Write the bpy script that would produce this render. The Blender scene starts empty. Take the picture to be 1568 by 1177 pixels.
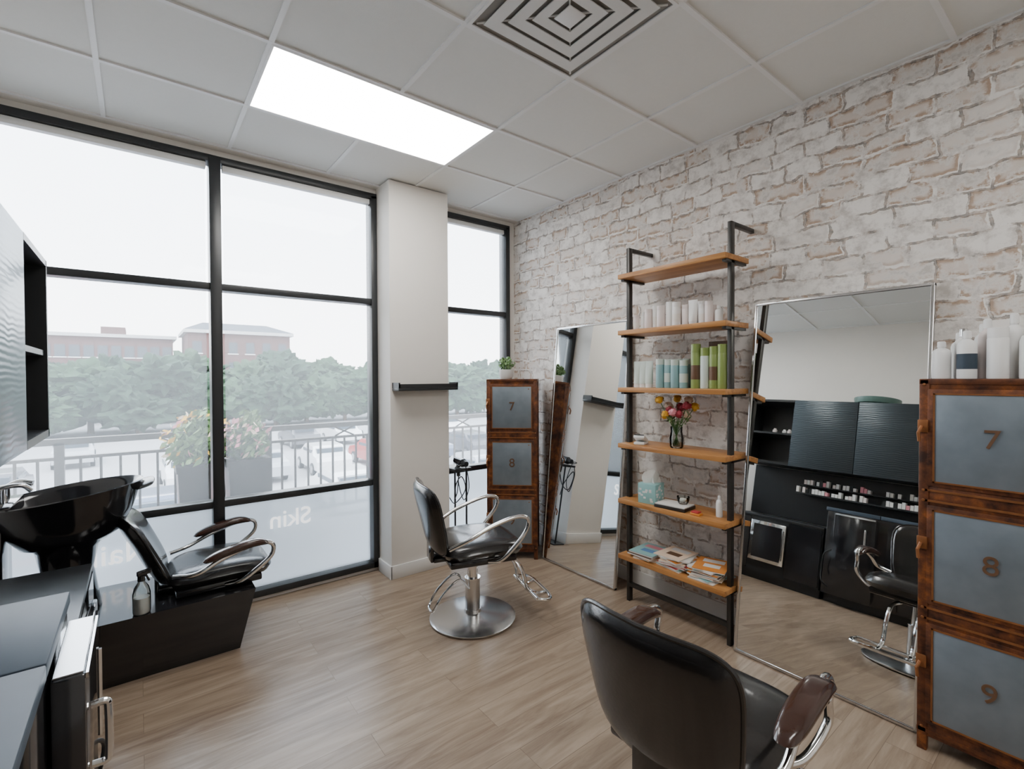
import bpy, bmesh, math, random
from mathutils import Vector, Matrix, noise, Euler
random.seed(7)
S=bpy.context.scene
COL=S.collection
# ---------------------------------------------------------------- materials
def newmat(name):
    m=bpy.data.materials.new(name);m.use_nodes=True
    nt=m.node_tree;b=nt.nodes['Principled BSDF'];return m,nt,b
def N(nt,t,**k):
    n=nt.nodes.new(t)
    for a,v in k.items():
        if a in n.inputs: n.inputs[a].default_value=v
        else: setattr(n,a,v)
    return n
def L(nt,a,b): nt.links.new(a,b)
def mixc(nt,fac,a,b,mode='MIX'):
    n=nt.nodes.new('ShaderNodeMix');n.data_type='RGBA';n.blend_type=mode
    for s,v in ((0,fac),(6,a),(7,b)):
        if hasattr(v,'links') : nt.links.new(v,n.inputs[s])
        else:
            n.inputs[s].default_value=v if s==0 else (*v[:3],1)
    return n.outputs[2]
def ramp(nt,inp,pts):
    r=nt.nodes.new('ShaderNodeValToRGB')
    while len(r.color_ramp.elements)<len(pts): r.color_ramp.elements.new(.5)
    for e,(p,c) in zip(r.color_ramp.elements,pts):
        e.position=p;e.color=(c,c,c,1) if isinstance(c,(int,float)) else (*c[:3],1)
    nt.links.new(inp,r.inputs[0]);return r.outputs[0]
def mat(name,col,rough=.5,metal=0,var=.08,scale=12,bump=0,bscale=60,coat=0,spec=None,trans=0,ior=None):
    m,nt,b=newmat(name)
    tc=N(nt,'ShaderNodeTexCoord')
    no=N(nt,'ShaderNodeTexNoise',Scale=scale,Detail=4.0);L(nt,tc.outputs['Object'],no.inputs['Vector'])
    c1=[max(0,c*(1-var)) for c in col];c2=[min(1,c*(1+var)) for c in col]
    L(nt,mixc(nt,no.outputs[0],c1,c2),b.inputs['Base Color'])
    b.inputs['Roughness'].default_value=rough;b.inputs['Metallic'].default_value=metal
    if coat:b.inputs['Coat Weight'].default_value=coat;b.inputs['Coat Roughness'].default_value=.08
    if spec is not None:b.inputs['Specular IOR Level'].default_value=spec
    if trans:b.inputs['Transmission Weight'].default_value=trans
    if bump:
        n2=N(nt,'ShaderNodeTexNoise',Scale=bscale,Detail=3.0);L(nt,tc.outputs['Object'],n2.inputs['Vector'])
        bp=N(nt,'ShaderNodeBump',Strength=bump,Distance=.01);L(nt,n2.outputs[0],bp.inputs['Height']);L(nt,bp.outputs[0],b.inputs['Normal'])
    return m
def emis(name,col,s):
    m,nt,b=newmat(name);b.inputs['Base Color'].default_value=(.9,.9,.9,1)
    b.inputs['Emission Color'].default_value=(*col,1);b.inputs['Emission Strength'].default_value=s;return m
M={}
M['wall']=mat('warm_white_paint',(.82,.785,.735),.6,var=.02)
M['white']=mat('white_plastic',(.82,.82,.81),.4,var=.02)
M['trim']=mat('white_trim_paint',(.82,.81,.79),.4,var=.02)
M['black']=mat('black_aluminium',(.018,.02,.022),.35,var=.1)
M['blackgloss']=mat('black_gloss_plastic',(.012,.012,.014),.13,var=.1,coat=.4)
M['vinyl']=mat('black_vinyl',(.013,.012,.012),.26,var=.15,bump=.06,bscale=90,coat=.3)
M['chrome']=mat('chrome',(.8,.8,.8),.1,1,var=.02)
M['brushed']=mat('brushed_steel',(.66,.66,.66),.24,1,var=.05)
M['mirror']=mat('silvered_mirror',(.9,.92,.91),.005,1,var=0)
M['steelpost']=mat('dark_steel',(.06,.058,.055),.4,.7,var=.15)
M['tile']=mat('acoustic_tile',(.80,.80,.77),.9,var=.02,scale=40,bump=.1,bscale=250)
M['grid']=mat('ceiling_grid_white',(.85,.85,.84),.5,var=.01)
M['conc']=mat('pale_concrete',(.55,.55,.55),.8,var=.1,scale=3)
M['asph']=mat('pale_asphalt',(.36,.36,.37),.85,var=.12,scale=.3)  # asphalt's own light grey, with random variation
M['zinc']=mat('galvanised_zinc',(.22,.26,.30),.42,.5,var=.3,scale=9,bump=.05,bscale=20)
M['ceramic']=mat('white_ceramic',(.8,.8,.78),.25,var=.02)
M['green']=mat('leaf_green',(.07,.16,.035),.55,var=.4,scale=30)
M['green2']=mat('succulent_green',(.18,.30,.12),.55,var=.3,scale=30)
M['yellow']=mat('yellow_petal',(.8,.45,.04),.6,var=.2)
M['pink']=mat('pink_petal',(.75,.3,.35),.6,var=.2)
M['red']=mat('crimson_petal',(.35,.03,.05),.6,var=.3)
M['cream']=mat('cream_petal',(.85,.66,.5),.6,var=.2)
M['teal']=mat('teal_plastic',(.24,.42,.45),.35,var=.05)
M['sage']=mat('sage_plastic',(.6,.68,.63),.35,var=.05)
M['olive']=mat('olive_green_plastic',(.24,.32,.09),.3,var=.1)
M['blush']=mat('blush_plastic',(.78,.7,.68),.35,var=.03)
M['brown']=mat('dark_brown_paper',(.12,.06,.03),.5)
M['blue']=mat('blue_cover',(.1,.25,.5),.4)
M['orange']=mat('orange_cover',(.75,.28,.05),.4)
M['paper']=mat('paper_pages',(.8,.78,.74),.8)
M['redc']=mat('red_cover',(.5,.04,.04),.4)
M['aqua']=mat('aqua_cover',(.3,.55,.55),.4)
M['bluegray']=mat('slate_laminate',(.05,.07,.095),.5,var=.1,spec=.22)
M['tray']=mat('teal_enamel',(.09,.17,.15),.35)
M['armwood']=mat('dark_resin_armrest',(.04,.016,.011),.2,var=.4,coat=.5)
M['copper']=mat('copper_hinge',(.30,.12,.045),.45,.6,var=.4,scale=30)
def rust():
    m,nt,b=newmat('rusty_iron_frame');tc=N(nt,'ShaderNodeTexCoord')
    n=N(nt,'ShaderNodeTexNoise',Scale=14.0,Detail=7.0,Roughness=.65);L(nt,tc.outputs['Object'],n.inputs['Vector'])
    r=nt.nodes.new('ShaderNodeValToRGB');e=r.color_ramp.elements
    e[0].position=.35;e[0].color=(.035,.015,.01,1);e[1].position=.75;e[1].color=(.40,.13,.03,1)
    x=e.new(.55);x.color=(.15,.05,.02,1);L(nt,n.outputs[0],r.inputs[0]);L(nt,r.outputs[0],b.inputs['Base Color'])
    b.inputs['Roughness'].default_value=.45;b.inputs['Metallic'].default_value=.35;return m
M['rust']=rust()
def wood(name,ca,cb,axis='Y',sc=1.0,rough=.4):
    m,nt,b=newmat(name);tc=N(nt,'ShaderNodeTexCoord');mp=N(nt,'ShaderNodeMapping')
    s=[18*sc,18*sc,18*sc];s['XYZ'.index(axis)]=1.3*sc;mp.inputs['Scale'].default_value=s
    L(nt,tc.outputs['Object'],mp.inputs[0]);n=N(nt,'ShaderNodeTexNoise',Scale=2.0,Detail=6.0,Distortion=1.0);L(nt,mp.outputs[0],n.inputs['Vector'])
    f=ramp(nt,n.outputs[0],[(.3,0),(.7,1)]);L(nt,mixc(nt,f,ca,cb),b.inputs['Base Color']);b.inputs['Roughness'].default_value=rough;return m
M['shelfwood']=wood('honey_oak',(.36,.15,.04),(.58,.28,.09))
def brickmat():
    m,nt,b=newmat('whitewashed_brick_wallpaper');tc=N(nt,'ShaderNodeTexCoord')
    sp=N(nt,'ShaderNodeSeparateXYZ');L(nt,tc.outputs['Object'],sp.inputs[0])
    cb=N(nt,'ShaderNodeCombineXYZ');L(nt,sp.outputs[1],cb.inputs[0]);L(nt,sp.outputs[2],cb.inputs[1])
    def disp(src,scale,amt,det=3.0):
        nd=N(nt,'ShaderNodeTexNoise',Scale=scale,Detail=det,Roughness=.6);L(nt,cb.outputs[0],nd.inputs['Vector'])
        sub=N(nt,'ShaderNodeVectorMath',operation='SUBTRACT');L(nt,nd.outputs['Color'],sub.inputs[0]);sub.inputs[1].default_value=(.5,.5,.5)
        mul=N(nt,'ShaderNodeVectorMath',operation='SCALE');L(nt,sub.outputs[0],mul.inputs[0]);mul.inputs['Scale'].default_value=amt
        add=N(nt,'ShaderNodeVectorMath',operation='ADD');L(nt,src,add.inputs[0]);L(nt,mul.outputs[0],add.inputs[1]);return add.outputs[0]
    vec=disp(disp(cb.outputs[0],3.5,.08),18,.035,5.0)
    def brick(v,ms):
        br=nt.nodes.new('ShaderNodeTexBrick');L(nt,v,br.inputs['Vector'])
        for k,x in (('Scale',1.0),('Mortar Size',ms),('Mortar Smooth',1.0),('Bias',0.0),('Brick Width',.18),('Row Height',.092)):br.inputs[k].default_value=x
        br.squash=1.5;br.squash_frequency=3;br.offset=.43
        br.inputs['Color1'].default_value=(0,0,0,1);br.inputs['Color2'].default_value=(1,1,1,1);br.inputs['Mortar'].default_value=(0,0,0,1)
        return br
    br=brick(vec,.012)
    off=N(nt,'ShaderNodeVectorMath',operation='ADD');L(nt,vec,off.inputs[0]);off.inputs[1].default_value=(.004,.007,0)
    brs=brick(off.outputs[0],.010)
    n1=N(nt,'ShaderNodeTexNoise',Scale=13.0,Detail=9.0,Roughness=.7);L(nt,cb.outputs[0],n1.inputs['Vector'])
    n2=N(nt,'ShaderNodeTexNoise',Scale=8.0,Detail=6.0,Roughness=.65);L(nt,cb.outputs[0],n2.inputs['Vector'])
    n3=N(nt,'ShaderNodeTexNoise',Scale=38.0,Detail=5.0);L(nt,cb.outputs[0],n3.inputs['Vector'])
    base=mixc(nt,ramp(nt,n1.outputs[0],[(.38,0),(.54,1)]),(.60,.56,.52),(.90,.87,.83))
    rb=ramp(nt,br.outputs['Color'],[(.42,.05),(.62,1)])
    bl=ramp(nt,n1.outputs[0],[(.46,0),(.53,1)])
    br2=brick(vec,.034)
    eg=ramp(nt,br2.outputs['Fac'],[(.02,.45),(.45,1)])
    def mul(a,c):
        q=N(nt,'ShaderNodeMath',operation='MULTIPLY')
        for s,v in ((0,a),(1,c)):
            if hasattr(v,'links'):L(nt,v,q.inputs[s])
            else:q.inputs[s].default_value=v
        return q.outputs[0]
    inv=ramp(nt,br.outputs['Fac'],[(.15,1),(.6,0)])
    f=mul(mul(mul(rb,bl),eg),mul(inv,.95))
    c=mixc(nt,f,base,mixc(nt,n3.outputs[0],(.27,.18,.125),(.62,.45,.33)))
    jl=ramp(nt,brs.outputs['Fac'],[(.2,0),(.5,1),(1,.8)])
    pt=ramp(nt,n2.outputs[0],[(.44,0.05),(.52,1)])
    c=mixc(nt,mul(mul(jl,pt),.88),c,mixc(nt,ramp(nt,n3.outputs[0],[(.4,0),(.6,1)]),(.13,.11,.095),(.42,.32,.25)))
    L(nt,c,b.inputs['Base Color']);b.inputs['Roughness'].default_value=.75
    h=N(nt,'ShaderNodeMath',operation='SUBTRACT');L(nt,n3.outputs[0],h.inputs[0]);L(nt,br.outputs['Fac'],h.inputs[1])
    bp=N(nt,'ShaderNodeBump',Strength=.2,Distance=.006);L(nt,h.outputs[0],bp.inputs['Height']);L(nt,bp.outputs[0],b.inputs['Normal'])
    return m
M['brick']=brickmat()
def floormat():
    m,nt,b=newmat('oak_vinyl_plank');tc=N(nt,'ShaderNodeTexCoord')
    br=nt.nodes.new('ShaderNodeTexBrick');L(nt,tc.outputs['Object'],br.inputs['Vector'])
    for k,v in (('Scale',1.0),('Mortar Size',.0012),('Mortar Smooth',.1),('Brick Width',1.2),('Row Height',.15)):br.inputs[k].default_value=v
    br.offset=.37
    br.inputs['Color1'].default_value=(0,0,0,1);br.inputs['Color2'].default_value=(1,1,1,1);br.inputs['Mortar'].default_value=(0,0,0,1)
    sc=N(nt,'ShaderNodeVectorMath',operation='SCALE');L(nt,br.outputs['Color'],sc.inputs[0]);sc.inputs['Scale'].default_value=3.7
    ad=N(nt,'ShaderNodeVectorMath',operation='ADD');L(nt,tc.outputs['Object'],ad.inputs[0]);L(nt,sc.outputs[0],ad.inputs[1])
    mp=N(nt,'ShaderNodeMapping');mp.inputs['Scale'].default_value=(1.1,11,1);L(nt,ad.outputs[0],mp.inputs[0])
    n=N(nt,'ShaderNodeTexNoise',Scale=1.7,Detail=8.0,Roughness=.66,Distortion=.9);L(nt,mp.outputs[0],n.inputs['Vector'])
    c=mixc(nt,ramp(nt,n.outputs[0],[(.34,0),(.66,1)]),(.18,.122,.08),(.39,.30,.22))
    c=mixc(nt,ramp(nt,br.outputs['Color'],[(0,0),(1,.3)]),c,(.42,.33,.245))
    c=mixc(nt,ramp(nt,br.outputs['Fac'],[(.4,0),(1,.6)]),c,(.12,.08,.05))
    L(nt,c,b.inputs['Base Color']);b.inputs['Roughness'].default_value=.32
    bp=N(nt,'ShaderNodeBump',Strength=.06,Distance=.005);L(nt,n.outputs[0],bp.inputs['Height']);L(nt,bp.outputs[0],b.inputs['Normal'])
    return m
M['floor']=floormat()
def wavymat():
    m,nt,b=newmat('wavy_black_gloss');tc=N(nt,'ShaderNodeTexCoord');mp=N(nt,'ShaderNodeMapping');mp.inputs['Scale'].default_value=(1,.6,1)
    L(nt,tc.outputs['Object'],mp.inputs[0])
    w=N(nt,'ShaderNodeTexWave',bands_direction='Z',Scale=16.0,Distortion=5.0,Detail=1.0);w.inputs['Detail Scale'].default_value=.8;L(nt,mp.outputs[0],w.inputs['Vector'])
    bp=N(nt,'ShaderNodeBump',Strength=.3,Distance=.003);L(nt,w.outputs['Fac'],bp.inputs['Height']);L(nt,bp.outputs[0],b.inputs['Normal']);L(nt,bp.outputs[0],b.inputs['Coat Normal'])
    b.inputs['Base Color'].default_value=(.03,.033,.037,1);b.inputs['Roughness'].default_value=.38;b.inputs['Specular Tint'].default_value=(.75,.92,1,1)
    b.inputs['Coat Weight'].default_value=.3;b.inputs['Coat Roughness'].default_value=.2;b.inputs['Coat Tint'].default_value=(.7,.9,1,1);return m
M['wavy']=wavymat()
def thin(name,kind,fac,col=(1,1,1)):
    m=bpy.data.materials.new(name);m.use_nodes=True;nt=m.node_tree;nt.nodes.clear()
    o=N(nt,'ShaderNodeOutputMaterial');t=N(nt,'ShaderNodeBsdfTransparent');t.inputs[0].default_value=(*col,1)
    mx=N(nt,'ShaderNodeMixShader');L(nt,t.outputs[0],mx.inputs[1])
    if kind=='glass':
        g=N(nt,'ShaderNodeBsdfGlossy');g.inputs['Roughness'].default_value=.02;fr=N(nt,'ShaderNodeFresnel',IOR=1.45);L(nt,fr.outputs[0],mx.inputs[0]);L(nt,g.outputs[0],mx.inputs[2])
    else:
        g=N(nt,'ShaderNodeBsdfTranslucent');g.inputs[0].default_value=(.86,.91,.95,1)
        d=N(nt,'ShaderNodeBsdfDiffuse');d.inputs[0].default_value=(.8,.81,.82,1)
        m2=N(nt,'ShaderNodeMixShader');m2.inputs[0].default_value=.25;L(nt,g.outputs[0],m2.inputs[1]);L(nt,d.outputs[0],m2.inputs[2])
        tc=N(nt,'ShaderNodeTexCoord');no=N(nt,'ShaderNodeTexNoise',Scale=3.0);L(nt,tc.outputs['Object'],no.inputs['Vector'])
        r=N(nt,'ShaderNodeMapRange');r.inputs['To Min'].default_value=fac-.02;r.inputs['To Max'].default_value=fac+.02;L(nt,no.outputs[0],r.inputs[0]);L(nt,r.outputs[0],mx.inputs[0]);L(nt,m2.outputs[0],mx.inputs[2])
    L(nt,mx.outputs[0],o.inputs[0]);return m
M['glass']=thin('window_glass','glass',0)
M['shade']=thin('solar_screen_fabric','cloth',.14)
M['film']=thin('frosted_window_film','cloth',.8)
M['vaseglass']=thin('clear_vase_glass','glass',0,(.93,.96,.95))
# ---------------------------------------------------------------- mesh builder
class B:
    def __init__(s): s.bm=bmesh.new();s.mats=[];s.X=Matrix.Identity(4)
    def mi(s,m):
        m=M[m] if isinstance(m,str) else m
        if m not in s.mats:s.mats.append(m)
        return s.mats.index(m)
    def face(s,vs,i,smooth=True):
        try:
            f=s.bm.faces.new(vs);f.material_index=i;f.smooth=smooth
        except ValueError:pass
    def v(s,p): return s.bm.verts.new(s.X@Vector(p))
    def box(s,lo,hi,m,rot=None,bev=0):
        i=s.mi(m);c=(Vector(lo)+Vector(hi))/2;h=(Vector(hi)-Vector(lo))/2
        R=Euler(rot).to_matrix() if rot else Matrix.Identity(3)
        t=bmesh.new();bmesh.ops.create_cube(t,size=2)
        for v in t.verts:v.co=Vector((v.co.x*h.x,v.co.y*h.y,v.co.z*h.z))
        if bev:bmesh.ops.bevel(t,geom=list(t.edges),offset=min(bev,min(h)*.9),segments=2,profile=.5,affect='EDGES')
        mp={}
        for v in t.verts:mp[v]=s.v(c+R@v.co)
        for f in t.faces:s.face([mp[v] for v in f.verts],i,True)
        t.free()
    def ring(s,c,a,b,r,n):
        return [s.v(c+a*(r*math.cos(2*math.pi*k/n))+b*(r*math.sin(2*math.pi*k/n))) for k in range(n)]
    def tube(s,pts,r,m,n=12,caps=True,closed=False,sq=None):
        i=s.mi(m);pts=[Vector(p) for p in pts];rs=r if isinstance(r,(list,tuple)) else [r]*len(pts)
        rings=[];up=None
        for k,p in enumerate(pts):
            if closed: t=pts[(k+1)%len(pts)]-pts[k-1]
            else: t=pts[min(k+1,len(pts)-1)]-pts[max(k-1,0)]
            t.normalize()
            if up is None:
                up=Vector((0,0,1)) if abs(t.z)<.9 else Vector((1,0,0))
            a=(up-t*up.dot(t)).normalized();b=t.cross(a);up=a
            if sq: rings.append([s.v(p+a*x*sq[0]+b*y*sq[1]) for x,y in ((1,1),(1,-1),(-1,-1),(-1,1))])
            else: rings.append(s.ring(p,a,b,rs[k],n))
        m_=len(rings[0]);K=len(rings)
        for k in range(K if closed else K-1):
            A=rings[k];Bq=rings[(k+1)%K]
            for j in range(m_):s.face([A[j],A[(j+1)%m_],Bq[(j+1)%m_],Bq[j]],i)
        if caps and not closed:s.face(rings[0][::-1],i);s.face(rings[-1],i)
    def cyl(s,p,q,r,m,r2=None,n=20): s.tube([p,q],[r,r if r2 is None else r2],m,n)
    def lathe(s,prof,c,m,n=24,sx=1,sy=1,rot=None,cap=True):
        i=s.mi(m);c=Vector(c);R=Euler(rot).to_matrix() if rot else Matrix.Identity(3);rings=[]
        for r,z in prof:
            rings.append([s.v(c+R@Vector((sx*r*math.cos(2*math.pi*k/n),sy*r*math.sin(2*math.pi*k/n),z))) for k in range(n)])
        for a,b in zip(rings,rings[1:]):
            for j in range(n):s.face([a[j],a[(j+1)%n],b[(j+1)%n],b[j]],i)
        if cap:
            s.face(rings[0][::-1],i);s.face(rings[-1],i)
    def cushion(s,place,ax,ay,T,m,p=3.5,n=48,R=10,e=.5,q=4):
        i=s.mi(m);rt=[];rb=[]
        for k in range(R+1):
            r=(k/R)**.7
            h=T*max(0,(1-r**q))**e
            a=[];b=[]
            for j in range(n):
                th=2*math.pi*j/n;cx,sy=math.cos(th),math.sin(th)
                w=(abs(cx)**p+abs(sy)**p)**(-1/p)
                x,y=ax*r*w*cx,ay*r*w*sy
                if k==0:x=y=0
                a.append((x,y,h));b.append((x,y,-h))
                if k==0:break
            rt.append([s.v(place(*t)) for t in a]);rb.append([s.v(place(*t)) for t in b] if k<R else rt[-1])
        for rr,flip in ((rt,False),(rb,True)):
            for k in range(R):
                for j in range(n):
                    if k==0:vs=[rr[0][0],rr[1][j],rr[1][(j+1)%n]]
                    else:vs=[rr[k][j],rr[k+1][j],rr[k+1][(j+1)%n],rr[k][(j+1)%n]]
                    s.face(vs[::-1] if flip else vs,i)
    def blob(s,c,r,m,amp=.2,fr=1.5,sub=3,seed=0):
        i=s.mi(m);t=bmesh.new();bmesh.ops.create_icosphere(t,subdivisions=sub,radius=1);mp={}
        r=Vector(r) if not isinstance(r,(int,float)) else Vector((r,r,r))
        for v in t.verts:
            d=v.co.normalized();k=1+amp*noise.fractal(d*fr+Vector((seed,seed*1.7,0)),1,2,3)
            mp[v]=s.v(Vector(c)+Vector((d.x*r.x,d.y*r.y,d.z*r.z))*k)
        for f in t.faces:s.face([mp[v] for v in f.verts],i)
        t.free()
    def leaves(s,c,r,n,size,ms,fill=.5):
        c=Vector(c);r=Vector(r)
        for k in range(n):
            d=Vector((random.gauss(0,1),random.gauss(0,1),random.gauss(0,1))).normalized()*(fill+(1-fill)*random.random())
            p=c+Vector((d.x*r.x,d.y*r.y,d.z*r.z));a=Vector((random.gauss(0,1),random.gauss(0,1),random.gauss(0,1))).normalized()
            b=a.orthogonal().normalized();q=a.cross(b);z=size*random.uniform(.6,1.3);i=s.mi(random.choice(ms))
            s.face([s.v(p-b*z),s.v(p+q*z*.45+a*z*.1),s.v(p+b*z),s.v(p-q*z*.45+a*z*.1)],i,False)
    def done(s,name,loc=(0,0,0),rot=(0,0,0),parent=None,sharp=35,recalc=True):
        if recalc:bmesh.ops.recalc_face_normals(s.bm,faces=list(s.bm.faces))
        me=bpy.data.meshes.new(name);s.bm.to_mesh(me);s.bm.free()
        for m in s.mats:me.materials.append(m)
        try:me.set_sharp_from_angle(angle=math.radians(sharp))
        except Exception:pass
        o=bpy.data.objects.new(name,me);COL.objects.link(o);o.location=loc;o.rotation_euler=rot
        if parent:o.parent=parent
        return o
def boxo(name,lo,hi,m,bev=0,parent=None):
    b=B();b.box(lo,hi,m,bev=bev);return b.done(name,parent=parent)
def text(name,body,size,loc,rot,m,ext=.002,parent=None):
    c=bpy.data.curves.new(name,'FONT');c.body=body;c.size=size;c.extrude=ext;c.align_x='CENTER';c.align_y='CENTER'
    c.materials.append(M[m]);o=bpy.data.objects.new(name,c);COL.objects.link(o);o.location=loc;o.rotation_euler=rot
    if parent:o.parent=parent
    return o
# ---------------------------------------------------------------- room
H=2.963;YA=3.605;XB=2.835;XL=-.72;YB=-1.9
boxo('floor',(XL-.1,YB-.1,-.1),(XB+.1,YA+.12,0),'floor')
boxo('wall_right',(XB,YB-.1,0),(XB+.12,YA+.12,H+.05),'brick')
boxo('wall_left',(XL-.12,YB-.1,0),(XL,YA+.12,H+.05),'wall')
boxo('wall_back',(XL,YB-.12,0),(XB,YB,H+.05),'wall')
b=B()
b.box((XL,YA,2.918),(XB,YA+.12,H+.05),'wall');b.box((XL,YA,-.1),(XB,YA+.12,.03),'wall');b.box((2.765,YA,.03),(XB,YA+.12,2.918),'wall')
b.box((1.472,YA,.03),(1.968,YA+.12,2.918),'wall')
b.done('wall_front')
boxo('wall_column',(1.472,3.357,0),(1.968,YA,H),'wall')
b=B();b.box((XL-.1,YB-.1,H+.008),(XB+.1,YA+.12,H+.12),'tile')
b.box((XL,3.535,H-.002),(XB,YA,H+.008),'wall')
b.done('ceiling')
b=B();gx=[-.135+.61*k for k in range(0,5)];gy=[3.53-.61*k for k in range(0,9)]
for x in gx:
    if abs(x-1.085)<.01:
        for y0,y1 in ((YB,-.74),(-.13,2.31),(2.92,3.53)):b.box((x-.011,y0,H),(x+.011,y1,H+.0085),'grid')
    else:b.box((x-.011,YB,H),(x+.011,3.53,H+.0085),'grid')
for y in gy:b.box((XL,y-.011,H-.0005),(XB,y+.011,H+.0084),'grid')
b.box((XB-.02,YB,H-.001),(XB,3.53,H+.008),'grid');b.box((XL,YB,H-.001),(XL+.02,3.53,H+.008),'grid')
b.done('trim_1')
M['panel']=emis('led_panel_diffuser',(1,.975,.935),17)
for nm,y0 in (('ceiling_light_panel',2.31),('ceiling_light_panel',-.74)):  # second panel, behind the camera, is unseen and added as extra room light
    b=B();x0=.475;b.box((x0+.014,y0+.014,H+.001),(x0+1.206,y0+.596,H+.0075),'panel')
    b.box((x0+.004,y0+.004,H-.0015),(x0+1.216,y0+.016,H+.0075),'grid');b.box((x0+.004,y0+.594,H-.0015),(x0+1.216,y0+.606,H+.0075),'grid')
    b.box((x0+.004,y0+.016,H-.0015),(x0+.016,y0+.594,H+.0075),'grid');b.box((x0+1.204,y0+.016,H-.0015),(x0+1.216,y0+.594,H+.0075),'grid')
    b.done(nm)
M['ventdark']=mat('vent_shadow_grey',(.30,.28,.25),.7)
M['ventgrey']=mat('vent_louvre_white',(.74,.74,.72),.45,var=.02)
b=B();cx,cy=1.39,1.395
def frame(b,cx,cy,ro,zo,ri,zi,m,th):
    i=b.mi(m);q=((-1,-1),(1,-1),(1,1),(-1,1))
    R=[[b.v((cx+sx*r,cy+sy*r,z)) for sx,sy in q] for r,z in ((ro,zo),(ri,zi),(ri,zi+th),(ro,zo+th))]
    for a in range(4):
        A=R[a];C=R[(a+1)%4]
        for k in range(4):b.face([A[k],A[(k+1)%4],C[(k+1)%4],C[k]],i,False)
frame(b,cx,cy,.299,H-.006,.285,H-.005,'grid',.006)
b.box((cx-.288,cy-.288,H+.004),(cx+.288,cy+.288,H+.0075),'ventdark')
for r,w_ in ((.250,.052),(.178,.05),(.108,.044)):
    frame(b,cx,cy,r,H-.012,r-w_,H-.0105,'ventgrey',.004)
b.box((cx-.045,cy-.045,H-.016),(cx+.045,cy+.045,H-.010),'grid',bev=.002)
for sx,sy in((-1,-1),(1,-1),(1,1),(-1,1)):b.tube([(cx+sx*.03,cy+sy*.03,H-.002),(cx+sx*.27,cy+sy*.27,H-.002)],.004,'ventgrey',6)
b.done('ceiling_air_diffuser')
bb=B();bb.box((1.46,3.343,0),(1.98,3.357,.1),'trim',bev=.003);bb.box((1.458,3.343,0),(1.472,YA-.03,.1),'trim',bev=.003);bb.box((1.968,3.343,0),(1.982,YA-.03,.1),'trim',bev=.003);bb.done('baseboard_column')
boxo('baseboard_right',(XB-.012,YB,0),(XB,YA,.1),'trim')
boxo('baseboard_back',(XL,YB,0),(XB,YB+.012,.1),'trim')
def window(name,x0,x1,mull):
    e=bpy.data.objects.new(name,None);COL.objects.link(e)
    b=B();f=.045;ya,yb=YA-.03,YA+.08
    b.box((x0,ya,2.878),(x1,yb,2.918),'black',bev=.003);b.box((x0,ya,.03),(x1,yb,.075),'black',bev=.003)
    b.box((x0,ya,.03),(x0+f,yb,2.9),'black',bev=.003);b.box((x1-f,ya,.03),(x1,yb,2.9),'black',bev=.003)
    for z in (2.089,.692):b.box((x0,ya+.01,z-.022),(x1,yb,z+.022),'black',bev=.003)
    for x in mull:b.box((x-.032,ya-.012,.03),(x+.032,yb,2.9),'black',bev=.003)
    b.done('frame',parent=e)
    xs=[x0]+mull+[x1]
    boxo('glass_pane',(x0+.02,YA+.05,.05),(x1-.02,YA+.052,2.89),'glass',parent=e)
    boxo('frosted_panel',(x0+.02,YA+.044,.06),(x1-.02,YA+.046,.68),'film',parent=e)
    for a,c in zip(xs,xs[1:]):
        s=B();s.box((a+.05,YA+.028,.72),(c-.05,YA+.0295,2.84),'shade')
        s.done('roller_shade_fabric',parent=e)
        s=B();s.box((a+.045,YA-.005,2.838),(c-.045,YA+.04,2.876),'white',bev=.004)
        s.done('roller_shade_cassette',parent=e)
    return e
window('window_1',XL,1.468,[.399])
window('window_2',1.972,2.765,[])
M['letter']=emis('glowing_white_lettering',(1,1,1),1.6)  # emission added so the vinyl letters stay white against the backlit film
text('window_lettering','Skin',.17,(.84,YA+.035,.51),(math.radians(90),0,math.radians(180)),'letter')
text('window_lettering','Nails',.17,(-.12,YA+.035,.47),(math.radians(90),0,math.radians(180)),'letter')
b=B();b.box((1.485,3.24,1.405),(1.985,3.356,1.425),'black',bev=.003);b.box((1.485,3.24,1.425),(1.985,3.25,1.455),'black');b.box((1.485,3.24,1.425),(1.497,3.356,1.465),'black');b.box((1.973,3.24,1.425),(1.985,3.356,1.465),'black')
b.done('floating_ledge_shelf')
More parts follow.
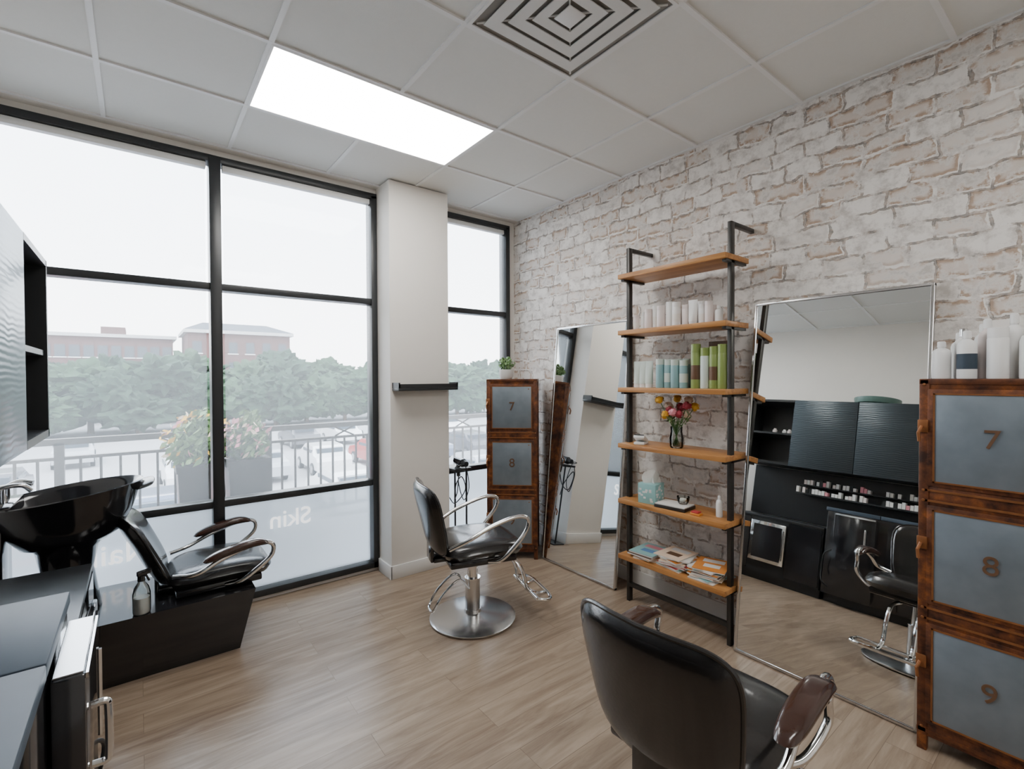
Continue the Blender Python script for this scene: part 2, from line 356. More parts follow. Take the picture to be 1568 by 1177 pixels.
# ---------------------------------------------------------------- salon chairs
def arc(pts,n=8):
    P=[Vector(p) for p in pts];P=[2*P[0]-P[1]]+P+[2*P[-1]-P[-2]];out=[]
    for i in range(1,len(P)-2):
        for k in range(n):
            t=k/n;a,b_,c,d=P[i-1],P[i],P[i+1],P[i+2]
            out.append(.5*((2*b_)+(c-a)*t+(2*a-5*b_+4*c-d)*t*t+(3*b_-a-3*c+d)*t**3))
    out.append(P[-2]);return out
def seat_parts(b,zs,pad,lean=.24,bh=.215,chx=0,ad=0,ax=0,pt=.03,ph=.16,pw=.033,ay=.268,bd=0):
    b.cushion(lambda x,y,h:(x+.03+chx,y,zs+h+.012*math.cos(x*7)-.05*max(0,(x-.12))**1*.6),.255,.245,.052,'vinyl',p=4,q=6)
    b.box((-.19+chx,-.2,zs-.075),(.22+chx,.2,zs-.035),'blackgloss',bev=.01)
    def bk(x,y,h):
        t=(y+bh)/(2*bh)
        w=x*(.86+.16*t)
        px=-.235-lean*(y+bh)+.55*w*w*1.4+chx
        return (px+h,w,zs-.005-bd+bh+y+h*.25-(.012 if y>0 else 0)*(1-(w/.25)**2)*max(0,y)/bh)
    b.cushion(bk,.245,bh+.01,.036,'vinyl',p=4.2,q=6)
    b.tube([bk(.245*0.999*math.copysign(abs(math.cos(a))**(2/4.2),math.cos(a)),(bh+.01)*math.copysign(abs(math.sin(a))**(2/4.2),math.sin(a)),0) for a in [2*math.pi*k/64 for k in range(64)]],.007,'vinyl',8,closed=True)
    b.box((-.26+chx,-.07,zs-.07),(-.12+chx,.07,zs-.045),'blackgloss',bev=.006)
    b.box((-.275+chx,-.06,zs-.07),(-.255+chx,.06,zs+.12),'blackgloss',bev=.006)
    for sgn in (1,-1):
        y=sgn*ay;q=chx+ax
        path=arc([(-.2+chx,sgn*.215,zs+.05),(-.1+q,y,zs+.11-ad),(.02+q,y,zs+.165-ad),(.15+q,y,zs+.205-ad),(.225+q,y,zs+.21-ad),(.265+q,y,zs+.185-ad),(.255+q,y,zs+.13-ad),(.19+chx,y,zs+.05-ad*.5),(.1+chx,sgn*.25,zs-.035),(.04+chx,sgn*.2,zs-.055)],7)
        b.tube(path,.0125,'chrome',12)
        if pad:
            def ap(x,yy,h,y=y):
                u=x/.15
                return (.085+x+q,y+yy,zs+.207-ad+pt*u-.03*max(0,u)**3-.01*max(0,-u)**2+h)
            b.cushion(ap,ph,pw,.022,'armwood',p=3,q=4)
def salon_chair(name,loc,rz,pad,zs=.47,**kw):
    b=B()
    b.lathe([(.0,.004),(.262,.004),(.268,.008),(.268,.014),(.255,.02),(.10,.034),(.055,.042),(.05,.06),(.0,.06)],(0,0,0),'brushed',64,cap=False)
    b.cyl((0,0,.04),(0,0,.25),.046,'brushed',n=32);b.cyl((0,0,.25),(0,0,.40),.033,'chrome',n=32)
    b.cyl((0,0,.25),(0,0,.256),.049,'chrome',n=32)
    b.box((-.11,-.08,.375),(.13,.08,.40),'blackgloss',bev=.005)
    seat_parts(b,zs,pad,bh=.205,**kw)
    b.tube(arc([(-.03,.03,.20),(-.1,.05,.27),(-.2,.055,.20),(-.26,.05,.11),(-.27,-.0,.095),(-.26,-.05,.11),(-.2,-.055,.2),(-.1,-.05,.27),(-.03,-.03,.2)],6),.007,'chrome',8)
    for sy in (.07,-.07):
        b.tube(arc([(.08,sy,.375),(.24,sy,.36),(.31,sy,.27),(.34,sy,.16),(.40,sy*1.1,.115),(.46,sy*1.4,.12)],6),.0115,'chrome',10)
    b.tube([(.36,-.19,.13),(.36,.19,.13)],.012,'chrome',12)
    b.tube(arc([(.36,-.19,.13),(.43,-.2,.12),(.465,-.14,.12),(.47,0,.12),(.465,.14,.12),(.43,.2,.12),(.36,.19,.13)],6),.011,'chrome',10)
    return b.done(name,loc,(0,0,math.radians(rz)))
salon_chair('salon_styling_chair',(1.636,2.512,0),-16,False)
salon_chair('salon_styling_chair',(1.34,.79,0),3,True,ad=.035,ax=-.055,pt=.012,ph=.178,pw=.038,ay=.278,bd=.012)
# ---------------------------------------------------------------- shampoo station
e=bpy.data.objects.new('shampoo_station',None);COL.objects.link(e)
b=B()
i=b.mi('blackgloss')
lo=[(-.62,3.03,0),(.43,3.03,0),(.43,3.5,0),(-.62,3.5,0)];hi=[(-.62,2.96,.34),(.50,2.96,.34),(.50,3.51,.34),(-.62,3.51,.34)]
a=[b.v(p) for p in lo];c=[b.v(p) for p in hi]
for k in range(4):b.face([a[k],a[(k+1)%4],c[(k+1)%4],c[k]],i,False)
b.face(a[::-1],i,False);b.face(c,i,False)
b.done('base_box',parent=e,sharp=20)
b=B();b.X=Matrix.Translation((.33,3.25,0));seat_parts(b,.42,True,lean=.46,bh=.185,ad=.05);b.cyl((0,0,.32),(0,0,.40),.12,'blackgloss');b.done('recliner_seat',parent=e)
b=B()
prof=[(.05,-.24),(.12,-.235),(.18,-.2),(.235,-.1),(.27,-.01),(.285,.02),(.29,.03),(.283,.034),(.27,.025),(.255,.0),(.22,-.09),(.165,-.185),(.1,-.215),(.0,-.22)]
b.lathe(prof,(-.29,3.26,.905),'blackgloss',48,sx=1.08,sy=.86,rot=(0,math.radians(-7),0),cap=False)
b.cushion(lambda x,y,h:(.015+x,3.26+y,.945+h+.25*x-.5*y*y),.05,.12,.014,'vinyl',p=3)
b.lathe([(.13,.34),(.12,.4),(.10,.55),(.12,.66),(.16,.70),(.0,.71)],(-.29,3.26,0),'blackgloss',32,cap=False)
b.done('wash_bowl',parent=e)
b=B();b.cyl((-.52,3.2,.92),(-.52,3.2,.99),.025,'chrome');b.tube(arc([(-.52,3.2,.99),(-.5,3.2,1.0),(-.44,3.21,1.0),(-.41,3.22,.97)],6),.011,'chrome');b.tube([(-.52,3.2,.99),(-.55,3.12,1.02)],.007,'chrome')
b.cyl((-.52,3.36,.92),(-.52,3.36,.975),.02,'chrome');b.tube(arc([(-.52,3.36,.97),(-.47,3.36,.995),(-.42,3.35,.985)],5),.014,'chrome')
b.box((-.60,3.1,.86),(-.46,3.42,.925),'blackgloss',bev=.01)
b.box((-.60,3.15,.34),(-.5,3.37,.87),'blackgloss',bev=.01)
b.done('faucet',parent=e)
b=B();b.lathe([(.0,0),(.034,0),(.037,.01),(.037,.10),(.03,.13),(.015,.155),(.013,.165),(0,.165)],(0,0,0),'vaseglass',24,cap=False)
b.lathe([(.0,.004),(.033,.004),(.033,.08),(.0,.08)],(0,0,0),'white',24,cap=False)
b.cyl((0,0,.16),(0,0,.185),.016,'blackgloss');b.box((-.018,-.01,.185),(.045,.01,.21),'blackgloss',bev=.004);b.tube([(.02,0,.185),(.035,0,.15)],.005,'blackgloss')
b.done('spray_bottle',(.0,2.998,.3405),(0,0,.5))
# ---------------------------------------------------------------- left cabinetry
XW=XL+.006
b=B()
b.box((XW,YB+.1,.08),(-.18,1.83,.865),'blackgloss');b.box((XW,YB+.1,0),(-.24,1.82,.08),'black')
for k in range(6):
    y1=1.83-.6*k;b.box((-.182,y1-.594,.1),(-.165,y1-.006,.86),'blackgloss',bev=.002)
    if k:b.tube([(-.15,y1-.12,.79),(-.15,y1-.48,.79)],.006,'chrome',8)
b.done('base_cabinet')
b=B();b.box((XW,1.402,.866),(-.16,1.84,.9),'bluegray',bev=.004);b.box((XW,YB+.1,.866),(-.16,1.396,.9),'bluegray',bev=.004)
b.box((XW,YB+.1,.9),(XW+.012,1.84,1.255),'black');b.box((XW,1.84,.69),(XW+.012,2.82,1.255),'black');b.done('countertop')
b=B();b.box((XW,1.85,.08),(-.18,2.82,.66),'black');b.box((XW,1.85,0),(-.22,2.82,.08),'black');b.box((XW,1.845,.66),(-.17,2.82,.685),'black',bev=.004)
b.box((-.182,1.86,.1),(-.168,2.17,.65),'blackgloss');b.box((-.182,2.56,.1),(-.168,2.81,.65),'blackgloss');b.done('low_cabinet')
b=B();b.box((-.178,2.18,.20),(-.14,2.54,.62),'chrome',bev=.006);b.box((-.142,2.215,.235),(-.136,2.505,.585),'blackgloss');b.tube([(-.12,2.20,.26),(-.12,2.20,.56)],.008,'chrome',8);b.cyl((-.14,2.20,.26),(-.12,2.20,.26),.006,'chrome');b.cyl((-.14,2.20,.56),(-.12,2.20,.56),.006,'chrome');b.done('towel_warmer')
b=B();b.box((-.158,1.41,.10),(-.10,1.745,.85),'blackgloss',bev=.006);b.box((-.154,1.42,.851),(-.104,1.735,.854),'brushed');b.box((-.1,1.415,.838),(-.095,1.74,.85),'chrome')
b.tube(arc([(-.096,1.48,.60),(-.07,1.48,.60),(-.065,1.48,.62),(-.065,1.48,.72),(-.07,1.48,.74),(-.096,1.48,.74)],4),.008,'chrome',10)
b.tube(arc([(-.12,1.75,.5),(-.09,1.8,.45),(-.11,1.82,.3),(-.08,1.8,.2),(-.12,1.76,.15)],6),.006,'black',8)
b.done('steel_drawer_cart')
b=B();Z0,Z1=1.26,2.0
b.box((XW,-1.4,Z0),(-.32,2.30,Z1),'black')
for k in range(6):
    y1=2.30-.61*k;b.box((-.322,y1-.606,Z0),(-.30,y1-.002,Z1),'wavy',bev=.003)
b.box((XW,2.30,Z1-.025),(-.30,2.82,Z1),'black');b.box((XW,2.30,Z0),(-.30,2.82,Z0+.03),'black');b.box((XW,2.795,Z0),(-.30,2.82,Z1),'black');b.box((XW,2.30,Z0),(XL+.02,2.82,Z1),'black')
b.box((XW,2.30,1.6),(-.31,2.82,1.622),'black')
b.done('upper_cabinet')
for z,ys in ((1.6225,(2.4,2.47,2.56)),):
    for k,y in enumerate(ys):
        q=B();q.lathe([(0,0),(.024,0),(.025,.01),(.025,.05),(.015,.06),(.014,.07),(0,.07)],(0,0,0),'white' if k%2 else 'blush',16,cap=False);q.done('product_bottle',(-.5-.04*(k%2),y,z))
b=B();b.lathe([(0,0),(.15,0),(.19,.02),(.2,.06),(.2,.075),(.185,.075),(.18,.03),(0,.02)],(0,0,0),'tray',40,cap=False);b.done('enamel_bowl',(-.53,1.6,2.001))
b=B();random.seed(7)
b.box((XL+.02,1.0,.99),(XL+.30,2.25,1.005),'black');b.box((XL+.02,1.0,1.09),(XL+.18,2.25,1.102),'black')
b.box((XL+.02,1.0,.902),(XL+.04,1.02,1.1),'black')
for k in range(40):
    y=1.01+.031*k;
    if 14<k<19:continue
    for dx,z in ((.25,1.005),(.14,1.102)):
        if random.random()<.85:b.box((XL+dx-.04,y,z),(XL+dx+.02,y+.026,z+random.uniform(.035,.065)),random.choice(['white','white','white','blush','pink','black','white','paper']))
b.done('hair_color_rack')
# ---------------------------------------------------------------- lockers
def locker(name,loc,rz,digits):
    b=B();w=.21;D=.355;T=1.487
    b.box((-w+.012,.014,.07),(w-.012,D-.005,T-.01),'rust')
    b.box((-w,0,T-.022),(w,D,T),'rust',bev=.003)
    for sx in (-1,1):
        for y in (0,D-.03):
            b.box((min(sx*w,sx*(w-.032)),y,0),(max(sx*w,sx*(w-.032)),y+.03,T),'rust',bev=.004)
    P=[(1.075,1.435),(.605,.975),(.125,.505)]
    for z0,z1 in ((1.445,1.487),(.985,1.065),(.515,.595),(.06,.115)):b.box((-w+.01,.004,z0),(w-.01,.03,z1),'rust',bev=.003)
    for z0,z1 in ((1.0,1.008),(.53,.538),(1.042,1.05),(.572,.58)):b.box((-w+.012,.0,z0),(w-.012,.006,z1),'copper')
    b.box((-w,0,.075),(w,D,.09),'rust')
    for z0,z1 in P:
        fx=w-.026
        b.box((-fx,-.001,z0-.012),(fx,.012,z1+.012),'rust',bev=.003)
        b.box((-fx+.022,-.004,z0+.008),(fx-.022,.008,z1-.008),'zinc',bev=.002)
        for q in ((-fx+.018,z0+.004,fx-.018,z0+.01),(-fx+.018,z1-.01,fx-.018,z1-.004),(-fx+.018,z0+.004,-fx+.024,z1-.004),(fx-.024,z0+.004,fx-.018,z1-.004)):
            b.box((q[0],-.0065,q[1]),(q[2],0,q[3]),'copper')
        zc=(z0+z1)/2
        b.box((-w-.003,-.008,zc+.02),(-w+.03,.0,zc+.07),'copper',bev=.003)
        b.tube([(-w+.012,-.012,zc+.045),(-w+.004,-.026,zc+.02),(-w+.006,-.022,zc-.015)],.006,'copper',8)
        for sx in (-1,1):
            for z in (z0-.03,z1+.03):b.lathe([(.006,0),(.005,.003),(0,.004)],(sx*(w-.016),-.0,z),'copper',8,rot=(math.radians(90),0,0))
        b.lathe([(.005,0),(.004,.003),(0,.004)],(w-.07,-.004,z1-.03),'copper',8,rot=(math.radians(90),0,0))
    o=b.done(name,loc,(0,0,math.radians(rz)))
    for (z0,z1),d in zip(P,digits):
        if d:text('number_plate',d,.10,(.0,-.006,(z0+z1)/2+.005),(math.radians(90),0,0),'brown',.003,o)
    return o
lk1=locker('vintage_metal_locker',(2.42,3.113,0),-43,['7','8','9'])
lk2=locker('vintage_metal_locker',(2.466,.305,0),-90,['7','8','9'])
# ---------------------------------------------------------------- leaning mirrors
def mirror(name,xb,xt,y0,y1,ht):
    tau=math.atan((xt-xb)/ht);Lg=math.hypot(ht,xt-xb);w=(y1-y0)/2
    b=B();b.box((.004,-w+.004,.004),(.02,w-.004,Lg-.004),'white')
    b.box((.0,-w+.012,.012),(.005,w-.012,Lg-.012),'mirror')
    for lo,hi in (((-.006,-w,0),(.022,-w+.014,Lg)),((-.006,w-.014,0),(.022,w,Lg)),((-.006,-w,0),(.022,w,.014)),((-.006,-w,Lg-.014),(.022,w,Lg))):b.box(lo,hi,'brushed',bev=.002)
    return b.done(name,(xb,(y0+y1)/2,.004),(0,tau,0))
mirror('leaning_mirror',2.62,2.80,2.2,2.97,1.91)
mirror('leaning_mirror',2.555,2.795,.53,1.315,1.91)
# ---------------------------------------------------------------- ladder shelf
ZS=[.318,.685,1.05,1.417,1.79,2.157]
b=B();Y0,Y1=1.335,2.07
for y in (Y0+.02,Y1-.02):
    b.box((2.575,y-.012,0),(2.61,y+.012,2.355),'steelpost',bev=.002);b.box((2.61,y-.012,2.33),(XB-.001,y+.012,2.355),'steelpost',bev=.002)
for z in ZS:
    for y in (Y0+.02,Y1-.02):b.box((2.52,y-.012,z-.03),(2.74,y+.012,z-.016),'steelpost')
b.box((2.575,Y0+.02,.1),(2.6,Y1-.02,.125),'steelpost')
for z in ZS:b.box((2.495,Y0,z-.016),(2.755,Y1,z+.014),'shelfwood',bev=.003)
b.done('ladder_shelf_unit')
def bottle(name,x,y,z,r,h,m,cap=None,style=0,lab=None):
    b=B()
    if style==0:
        b.lathe([(0,0),(r*.96,0),(r,.004),(r,h*.78),(r*.94,h*.8),(0,h*.8)],(0,0,0),m,24,cap=False)
        b.lathe([(0,h*.8),(r*.97,h*.8),(r*.97,h*.99),(r*.9,h),(0,h)],(0,0,0),cap or m,24,cap=False)
    elif style==1:
        b.lathe([(0,0),(r*.95,0),(r,.006),(r,h*.68),(r*.85,h*.76),(r*.4,h*.82),(r*.38,h*.86),(0,h*.86)],(0,0,0),m,24,cap=False)
        b.lathe([(0,h*.84),(r*.48,h*.84),(r*.44,h*.98),(r*.3,h),(0,h)],(0,0,0),cap or m,20,cap=False)
    else:
        i=b.mi(m);b.lathe([(0,0),(r*.9,0),(r*.9,h*.14),(0,h*.14)],(0,0,0),cap or m,20,cap=False)
        n=20;R=[]
        for t in [k/6 for k in range(7)]:
            R.append([b.v((r*(1-t*.92)*math.cos(2*math.pi*k/n),r*(1+.2*t)*math.sin(2*math.pi*k/n),h*(.14+.86*t))) for k in range(n)])
        for p,q in zip(R,R[1:]):
            for k in range(n):b.face([p[k],p[(k+1)%n],q[(k+1)%n],q[k]],i)
        b.face(R[-1],i)
    if lab:b.lathe([(r*1.006,h*.2),(r*1.01,h*.22),(r*1.01,h*.5),(r*1.006,h*.52)],(0,0,0),lab,24,cap=False)
    return b.done(name,(x,y,z))
zz=ZS[4]+.0145
for k,(y,r,h,m,st) in enumerate([(2.0,.02,.10,'blush',0),(1.955,.02,.12,'white',1),(1.905,.025,.13,'blush',0),(1.86,.024,.15,'white',0),(1.81,.026,.14,'blush',0),(1.755,.028,.16,'white',0),(1.70,.026,.15,'white',0),(1.645,.027,.13,'blush',0),(1.59,.025,.15,'white',2),(1.54,.024,.12,'white',0),(1.49,.022,.13,'blush',0),(1.44,.022,.10,'white',1)]):
    bottle('hair_product_jar',2.60+.02*(k%2),y,zz,r,h,m,style=st,lab='paper' if k%3==0 else None)
for k in range(7):bottle('hair_product_jar',2.69,1.95-.072*k,zz,.024,.12+.015*(k%3),'white' if k%2 else 'blush')
zz=ZS[3]+.0145
for y in (1.99,1.945,1.90):bottle('shampoo_bottle',2.60,y,zz,.026,.17,'sage',style=2,cap='white')
for k,y in enumerate((1.81,1.757,1.704,1.651)):bottle('conditioner_jar',2.59+.01*(k%2),y,zz,.026,.18-.004*k,'teal',cap='sage',lab='sage' if k%2 else None)
for k,y in enumerate((1.79,1.735,1.68)):bottle('conditioner_jar',2.68,y,zz,.026,.18,'teal',cap='sage')
for k,(y,m) in enumerate(((1.565,'olive'),(1.505,'sage'),(1.45,'olive'),(1.40,'olive'))):bottle('styling_cream_tube',2.59,y,zz,.028,(.26,.235,.24,.25)[k],m,style=0,cap='olive',lab='brown' if k in (0,2) else None)
b=B();b.box((-.03,-.09,0),(.03,.03,.275),'brown');b.done('product_gift_box',(2.70,1.50,zz))
zz=ZS[2]+.0145;b=B()
b.lathe([(0,0),(.035,0),(.04,.01),(.042,.06),(.034,.10),(.036,.13),(.034,.13),(.032,.1),(.039,.06),(.036,.012),(0,.01)],(0,0,0),'vaseglass',28,cap=False)
b.lathe([(0,.012),(.035,.012),(.038,.05),(0,.05)],(0,0,0),'vaseglass',20,cap=False)
random.seed(3)
for k in range(15):
    a=k*2.4;r=.03+.095*random.random();p=Vector((r*math.cos(a)*.8,r*math.sin(a)*1.3,.19+.11*random.random()))
    b.tube(arc([(-p.x*.2,-p.y*.2,.015),(p.x*.2,p.y*.2,.12),p],4),.0022,'green',6)
    m=['red','yellow','yellow','cream','pink','red','cream'][k%7]
    b.blob(p,.022,m,.25,4,2,k);
    for j in range(16):
        d=Vector((random.gauss(0,1),random.gauss(0,1),random.gauss(.4,1))).normalized();q=d.orthogonal().normalized();w=d.cross(q);c=p+d*.022;i=b.mi(m)
        b.face([b.v(c-q*.013),b.v(c+w*.011+d*.008),b.v(c+q*.013),b.v(c-w*.011+d*.004)],i,False)
b.leaves((0,0,.19),(.08,.1,.06),60,.022,['green','green2'])
b.done('flower_vase',(2.60,1.70,zz),recalc=False)
b=B();b.box((-.055,-.035,.0),(.055,.035,.018),'white',bev=.006);b.box((-.06,-.036,.025),(.04,.036,.05),'white',rot=(0,.35,0),bev=.008);b.box((-.055,-.03,.051),(.01,.03,.056),'blackgloss',rot=(0,.35,0))
b.done('card_payment_terminal',(2.57,1.94,zz),(0,0,.4))
zz=ZS[1]+.0145
b=B();b.box((-.06,-.06,0),(.06,.06,.125),'aqua',bev=.003)
for k in range(26):
    f=random.choice([0,1]);u,v=random.uniform(-.05,.05),random.uniform(.01,.11)
    if f:b.box((-.0615,u-.008,v),(-.06,u+.008,v+.012),'white')
    else:b.box((u-.008,-.0615,v),(u+.008,-.06,v+.012),'white')
i=b.mi('paper')
for s_ in range(3):
    R=[]
    for t in [k/5 for k in range(6)]:
        R.append([b.v((-.02+.02*s_+.02*math.sin(4*u+s_),-.035+.07*u+.012*math.sin(6*u+s_*2+3*t),.12+.095*t*(1-.6*abs(u-.4-.15*s_)))) for u in [q/6 for q in range(7)]])
    for p,q in zip(R,R[1:]):
        for k in range(6):b.face([p[k],p[k+1],q[k+1],q[k]],i)
b.done('tissue_box',(2.58,1.87,zz),(0,0,.15),recalc=False)
b=B();b.box((-.07,-.1,0),(.07,.1,.02),'steelpost',bev=.003);b.box((-.065,-.095,.02),(.065,.095,.026),'paper');b.done('appointment_book',(2.58,1.70,zz),(0,0,.1))
b=B();b.lathe([(0,0),(.025,0),(.035,.02),(.038,.045),(.036,.045),(.03,.02),(0,.005)],(0,0,0),'vaseglass',24,cap=False);b.blob((0,0,.022),(.024,.024,.014),'paper',.3,4,2);b.done('glass_candy_dish',(2.61,1.66,zz+.0265))
bottle('hand_lotion_bottle',2.61,1.43,zz,.018,.12,'white',style=1)
b=B();b.box((-.02,-.03,0),(.02,.03,.012),'orange',bev=.003);b.box((-.018,-.02,.0125),(.018,.025,.022),'redc',bev=.003);b.done('business_card_stack',(2.54,1.53,zz))
zz=ZS[0]+.0145;random.seed(23)
def mags(y,n,x=2.622,base=0):
    b=B();z=0
    for k in range(n):
        t=random.uniform(.006,.011);a=random.uniform(-.3,.3);b.X=Matrix.Translation((random.uniform(-.01,.01),random.uniform(-.015,.015),0))@Matrix.Rotation(a,4,'Z')
        hx,hy=.105,random.choice([.078,.088])
        b.box((-hx,-hy,z),(hx,hy,z+t*.8),'paper');b.box((-hx-.001,-hy-.001,z+t*.8),(hx+.001,hy+.001,z+t),random.choice(['orange','redc','aqua','white','paper','brown','cream','paper','white']) if k<n-1 else base)
        b.box((-.05,-.05,z+t),(.0,.04,z+t+.0004),random.choice(['cream','brown','redc','white','blue']));b.box((.03,-.06,z+t),(.08,.06,z+t+.0004),random.choice(['white','blue','pink','orange']))
        z+=t+.0005
    b.done('magazine_stack',(x,y,zz))
mags(1.91,4,base='aqua');mags(1.70,8,base='cream');mags(1.49,9,base='orange')
TZ=1.4875
for k,(x,y,r,h,m,c,st) in enumerate([(2.56,.465,.03,.15,'white','white',1),(2.60,.405,.03,.20,'white','brushed',1),(2.53,.385,.03,.185,'white','white',1),(2.58,.335,.027,.23,'blush','white',1),(2.53,.30,.031,.19,'white','white',0),(2.60,.265,.028,.245,'white','white',1),(2.53,.215,.031,.20,'white','white',1),(2.62,.19,.028,.23,'white','brushed',1),(2.56,.15,.03,.21,'white','white',0),(2.68,.36,.028,.22,'white','white',1),(2.68,.29,.028,.2,'white','black',0),(2.68,.43,.028,.19,'white','white',1)]):
    bottle('styling_product_bottle',x,y,TZ,r,h,m,c,st,'bluegray' if k in (2,7) else None)
b=B();b.lathe([(0,0),(.045,0),(.058,.02),(.062,.08),(.056,.08),(.05,.07),(0,.068)],(0,0,0),'ceramic',28,cap=False)
random.seed(5)
for k in range(26):
    a=k*2.4;t=.3+.7*random.random();p=Vector((math.cos(a)*.06*t,math.sin(a)*.06*t,.11+.045*random.random()*(2-t)))
    b.tube([(p.x*.4,p.y*.4,.065),p],[.004,.003],'green2',6);b.blob(p,(.012,.012,.016),'green2' if k%3 else 'green',.3,3,1,k)
b.leaves((0,0,.13),(.08,.08,.05),80,.018,['green','green2','green2'])
b.done('potted_succulent',(2.47,3.25,TZ),recalc=False)
b=B();b.box((-.02,-.08,-.02),(.14,.14,0),'black',bev=.003)
b.cyl((.07,-.06,.04),(.07,.05,.05),.035,'blackgloss',.03);b.cyl((.07,-.06,.04),(.07,-.11,.037),.028,'black',.022);b.tube([(.07,.02,.04),(.08,.03,-.08)],.016,'blackgloss')
b.tube(arc([(.08,.03,-.08),(.05,.0,-.2),(-.0,-.04,-.24),(-.01,-.08,-.12),(.03,-.1,-.06),(.09,-.06,-.18),(.04,.02,-.3),(0,.05,-.25)],8),.0045,'black',8)
b.tube(arc([(0,-.05,.01),(-.01,-.1,.03),(.06,-.11,.02),(.1,-.1,-.15),(.05,-.1,-.25),(.0,-.1,-.1),(.02,-.1,.0)],8),.004,'black',8)
for y in (-.06,.12):b.cyl((.1,y,-.02),(.1,y,-.75),.008,'black')
b.box((-.0,-.08,-.76),(.14,.14,-.75),'black')
b.done('hair_dryer_stand',(2.02,3.40,.761))
# ---------------------------------------------------------------- exterior
boxo('balcony_slab',(-4,YA+.12,-.2),(9,5.4,-.05),'conc')
boxo('parking_lot_ground',(-150,5.6,-3.7),(220,260,-3.5),'asph')
b=B();x0,x1=-3.5,8.5;y=5.2
b.box((x0,y-.03,.98),(x1,y+.03,1.03),'steelpost');b.box((x0,y-.02,.86),(x1,y+.02,.885),'steelpost');b.box((x0,y-.02,.13),(x1,y+.02,.16),'steelpost')
x=x0;k=0
while x<x1:
    if k%12==0:b.box((x-.03,y-.03,-.05),(x+.03,y+.03,1.0),'steelpost')
    else:b.box((x-.009,y-.009,.14),(x+.009,y+.009,.87),'steelpost')
    if k%12==6:
        b.tube([(x-.1,y,.885),(x+.1,y,.98)],.009,'steelpost',6);b.tube([(x-.1,y,.98),(x+.1,y,.885)],.009,'steelpost',6)
    x+=.125;k+=1
b.done('balcony_railing')
def planter(x,y,s,sc):
    b=B();i=b.mi('steelpost')
    a=[b.v((sx*.12,sy*.12,0)) for sx,sy in((-1,-1),(1,-1),(1,1),(-1,1))];c=[b.v((sx*.155,sy*.155,.85)) for sx,sy in((-1,-1),(1,-1),(1,1),(-1,1))]
    for k in range(4):b.face([a[k],a[(k+1)%4],c[(k+1)%4],c[k]],i,False)
    b.face(a[::-1],i);b.face(c,i);b.box((-.165,-.165,.8),(.165,.165,.86),'steelpost')
    random.seed(s);b.leaves((0,0,.98),(.24*sc,.22,.2*sc),800,.045,['green','green2','green'],.2)
    b.leaves((.03,0,1.12),(.15*sc,.2,.22*sc),260,.04,['green2','green'],.2)
    b.leaves((0,0,1.03),(.26*sc,.24,.25*sc),130,.035,['yellow','yellow','pink','cream'] if s==1 else ['pink','cream','pink'],.8)
    b.done('flower_planter',(x,y,-.05),recalc=False)
planter(.39,4.75,1,1.05);planter(.74,4.75,2,.75)
M['bark']=mat('bark',(.12,.08,.05),.9)
M['fol1']=mat('tree_foliage',(.022,.055,.03),.9,var=.6,scale=1.5,bump=.6,bscale=3)
M['fol2']=mat('tree_foliage_light',(.035,.08,.038),.9,var=.6,scale=1.5,bump=.6,bscale=3)
tm=[]
for s in range(4):
    random.seed(s+20);b=B();b.cyl((0,0,0),(0,0,4),.25,'bark',.15)
    f='fol1' if s%2 else 'fol2'
    for k in range(9):b.blob((random.uniform(-2.2,2.2),random.uniform(-1.8,1.8),random.uniform(2.2,6.2)),(random.uniform(1.4,2.1),)*2+(random.uniform(1.2,1.8),),f,.6,3,4,s*10+k)
    o=b.done('leafy_tree',(0,0,-100));tm.append(o)
random.seed(44);first=set()
def tree(x,y,sc):
    i=random.randrange(4);o=tm[i]
    if i in first:
        o=bpy.data.objects.new('leafy_tree',o.data);COL.objects.link(o)
    first.add(i);o.location=(x,y,-3.5);o.scale=(sc*1.2,sc*1.2,sc);o.rotation_euler=(0,0,random.uniform(0,6.28))
x=-22
while x<62:tree(x,56+random.uniform(-3,3),random.uniform(.72,.92));x+=random.uniform(3.0,4.3)
x=-25
while x<75:tree(x,72+random.uniform(-3,3),random.uniform(.9,1.1));x+=random.uniform(4,5.5)
for o in tm:
    if o.location.z<-50:bpy.data.objects.remove(o)
M['bbrick']=mat('red_brick',(.14,.075,.07),.9,var=.15,scale=2);M['roof']=mat('roof_slate',(.09,.10,.12),.8);M['bwin']=mat('dark_window',(.05,.07,.09),.2)
def building(name,x0,x1,y,ztop,m,n,fl,gab=True):
    b=B();b.box((x0,y,-3.5),(x1,y+12,ztop),m)
    for k in range(n):
        for f in range(fl):
            cx=x0+(x1-x0)*(k+.5)/n;z=ztop-2.2-3.2*f
            b.box((cx-.6,y-.1,z-.9),(cx+.6,y+.05,z+.9),'bwin');b.box((cx-.75,y-.15,z-1.05),(cx+.75,y-.02,z-.9),'white')
    b.box((x0-.5,y-.5,ztop),(x1+.5,y+12.5,ztop+.5),'conc')
    if gab:
        i=b.mi('roof');c=[b.v((x0-.5,y-.5,ztop+.5)),b.v((x1+.5,y-.5,ztop+.5)),b.v((x1+.5,y+12.5,ztop+.5)),b.v((x0-.5,y+12.5,ztop+.5))];t=[b.v((x0+2.5,y+6,ztop+2.2)),b.v((x1-2.5,y+6,ztop+2.2))]
        b.face([c[0],c[1],t[1],t[0]],i,False);b.face([c[2],c[3],t[0],t[1]],i,False);b.face([c[1],c[2],t[1]],i,False);b.face([c[3],c[0],t[0]],i,False)
    else:b.box((x0+7,y+1,ztop+.5),(x0+10,y+8,ztop+1.7),m)
    b.done(name)
building('brick_office_building',6,20.5,88,8.6,'bbrick',6,4)
building('distant_building',-11.5,4.6,97,8.0,'bbrick',10,3,False)
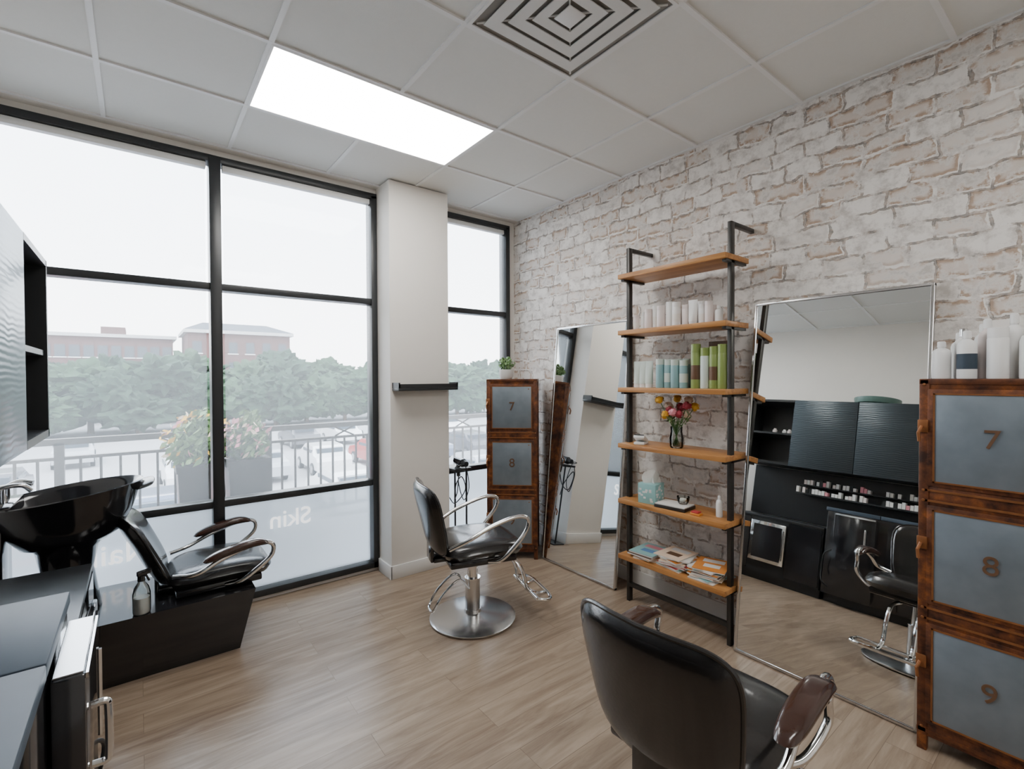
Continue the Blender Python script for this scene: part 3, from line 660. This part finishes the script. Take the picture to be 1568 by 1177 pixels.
def car(x,y,rz,col):
    b=B();m=M.get('car'+str(col)) or mat('car_paint',col,.3,coat=.5);M['car'+str(col)]=m
    pr=[(-2.2,.35),(-2.25,.8),(-2.1,1.0),(-1.5,1.05),(-1.0,1.45),(.5,1.48),(1.15,1.05),(2.0,.92),(2.25,.7),(2.2,.35)]
    i=b.mi(m);W=.88
    A=[b.v((px,-W+(.12 if pz>1.1 else 0),pz)) for px,pz in pr];C=[b.v((px,W-(.12 if pz>1.1 else 0),pz)) for px,pz in pr]
    for k in range(len(pr)):b.face([A[k],A[(k+1)%len(pr)],C[(k+1)%len(pr)],C[k]],i,False)
    b.face(A[::-1],i,False);b.face(C,i,False)
    for s in (-1,1):
        b.tube([(-1.1,s*.80,1.12),(.6,s*.80,1.12)],.1,'bwin',4,sq=(.16,.06));
        for wx in (-1.35,1.35):b.cyl((wx,s*.72,.33),(wx,s*.93,.33),.33,'black');b.cyl((wx,s*.92,.33),(wx,s*.945,.33),.2,'brushed')
    b.box((-1.42,-.66,1.12),(-1.12,.66,1.36),'bwin',rot=(0,.0,0));b.box((.75,-.66,1.1),(.95,.66,1.3),'bwin')
    b.done('parked_car',(x,y,-3.5),(0,0,math.radians(rz)))
cc=[(.8,.8,.8),(.75,.76,.78),(.08,.08,.09),(.5,.05,.04),(.4,.42,.45),(.8,.8,.8),(.1,.13,.2)]
random.seed(9)
for row,y in enumerate((19,27,38)):
    for k in range(9):
        if random.random()<.85:car(-6+k*3.1+row*1.5,y,90+random.uniform(-3,3),cc[(k*3+row*2)%7])
# ---------------------------------------------------------------- light
w=bpy.data.worlds.new('World');S.world=w;w.use_nodes=True;nt=w.node_tree;bg=nt.nodes['Background']
tc=N(nt,'ShaderNodeTexCoord');sp=N(nt,'ShaderNodeSeparateXYZ');L(nt,tc.outputs['Generated'],sp.inputs[0])
r=nt.nodes.new('ShaderNodeValToRGB');e_=r.color_ramp.elements;e_[0].position=0;e_[0].color=(.95,.97,1,1);e_[1].position=.6;e_[1].color=(.74,.86,1,1)
L(nt,sp.outputs[2],r.inputs[0]);L(nt,r.outputs[0],bg.inputs[0]);bg.inputs[1].default_value=10.5
sd=bpy.data.lights.new('sun','SUN');sd.energy=5;sd.angle=.05;so=bpy.data.objects.new('sun',sd);COL.objects.link(so);so.rotation_euler=(math.radians(38),0,math.radians(-30))
for x0,x1 in ((XL,1.46),(1.98,2.76)):
    ld=bpy.data.lights.new('window_portal','AREA');ld.shape='RECTANGLE';ld.size=x1-x0;ld.size_y=2.85;ld.cycles.is_portal=True
    lo=bpy.data.objects.new('window_portal',ld);COL.objects.link(lo);lo.location=((x0+x1)/2,YA+.1,1.48);lo.rotation_euler=(math.radians(-90),0,0)
# ---------------------------------------------------------------- camera
cd=bpy.data.cameras.new('camera');cd.sensor_width=36;cd.lens=735.16/1568*36;cd.clip_start=.02;cd.clip_end=600
co=bpy.data.objects.new('camera',cd);COL.objects.link(co);S.camera=co
yw,pt,rl=math.radians(37.902),math.radians(.839),math.radians(-.254)
fw=Vector((math.sin(yw)*math.cos(pt),math.cos(yw)*math.cos(pt),-math.sin(pt)));rt=Vector((math.cos(yw),-math.sin(yw),0));up=rt.cross(fw)
r2=rt*math.cos(rl)+up*math.sin(rl);u2=up*math.cos(rl)-rt*math.sin(rl)
R=Matrix((r2,u2,-fw)).transposed();co.matrix_world=Matrix.Translation((0,0,1.5))@R.to_4x4()
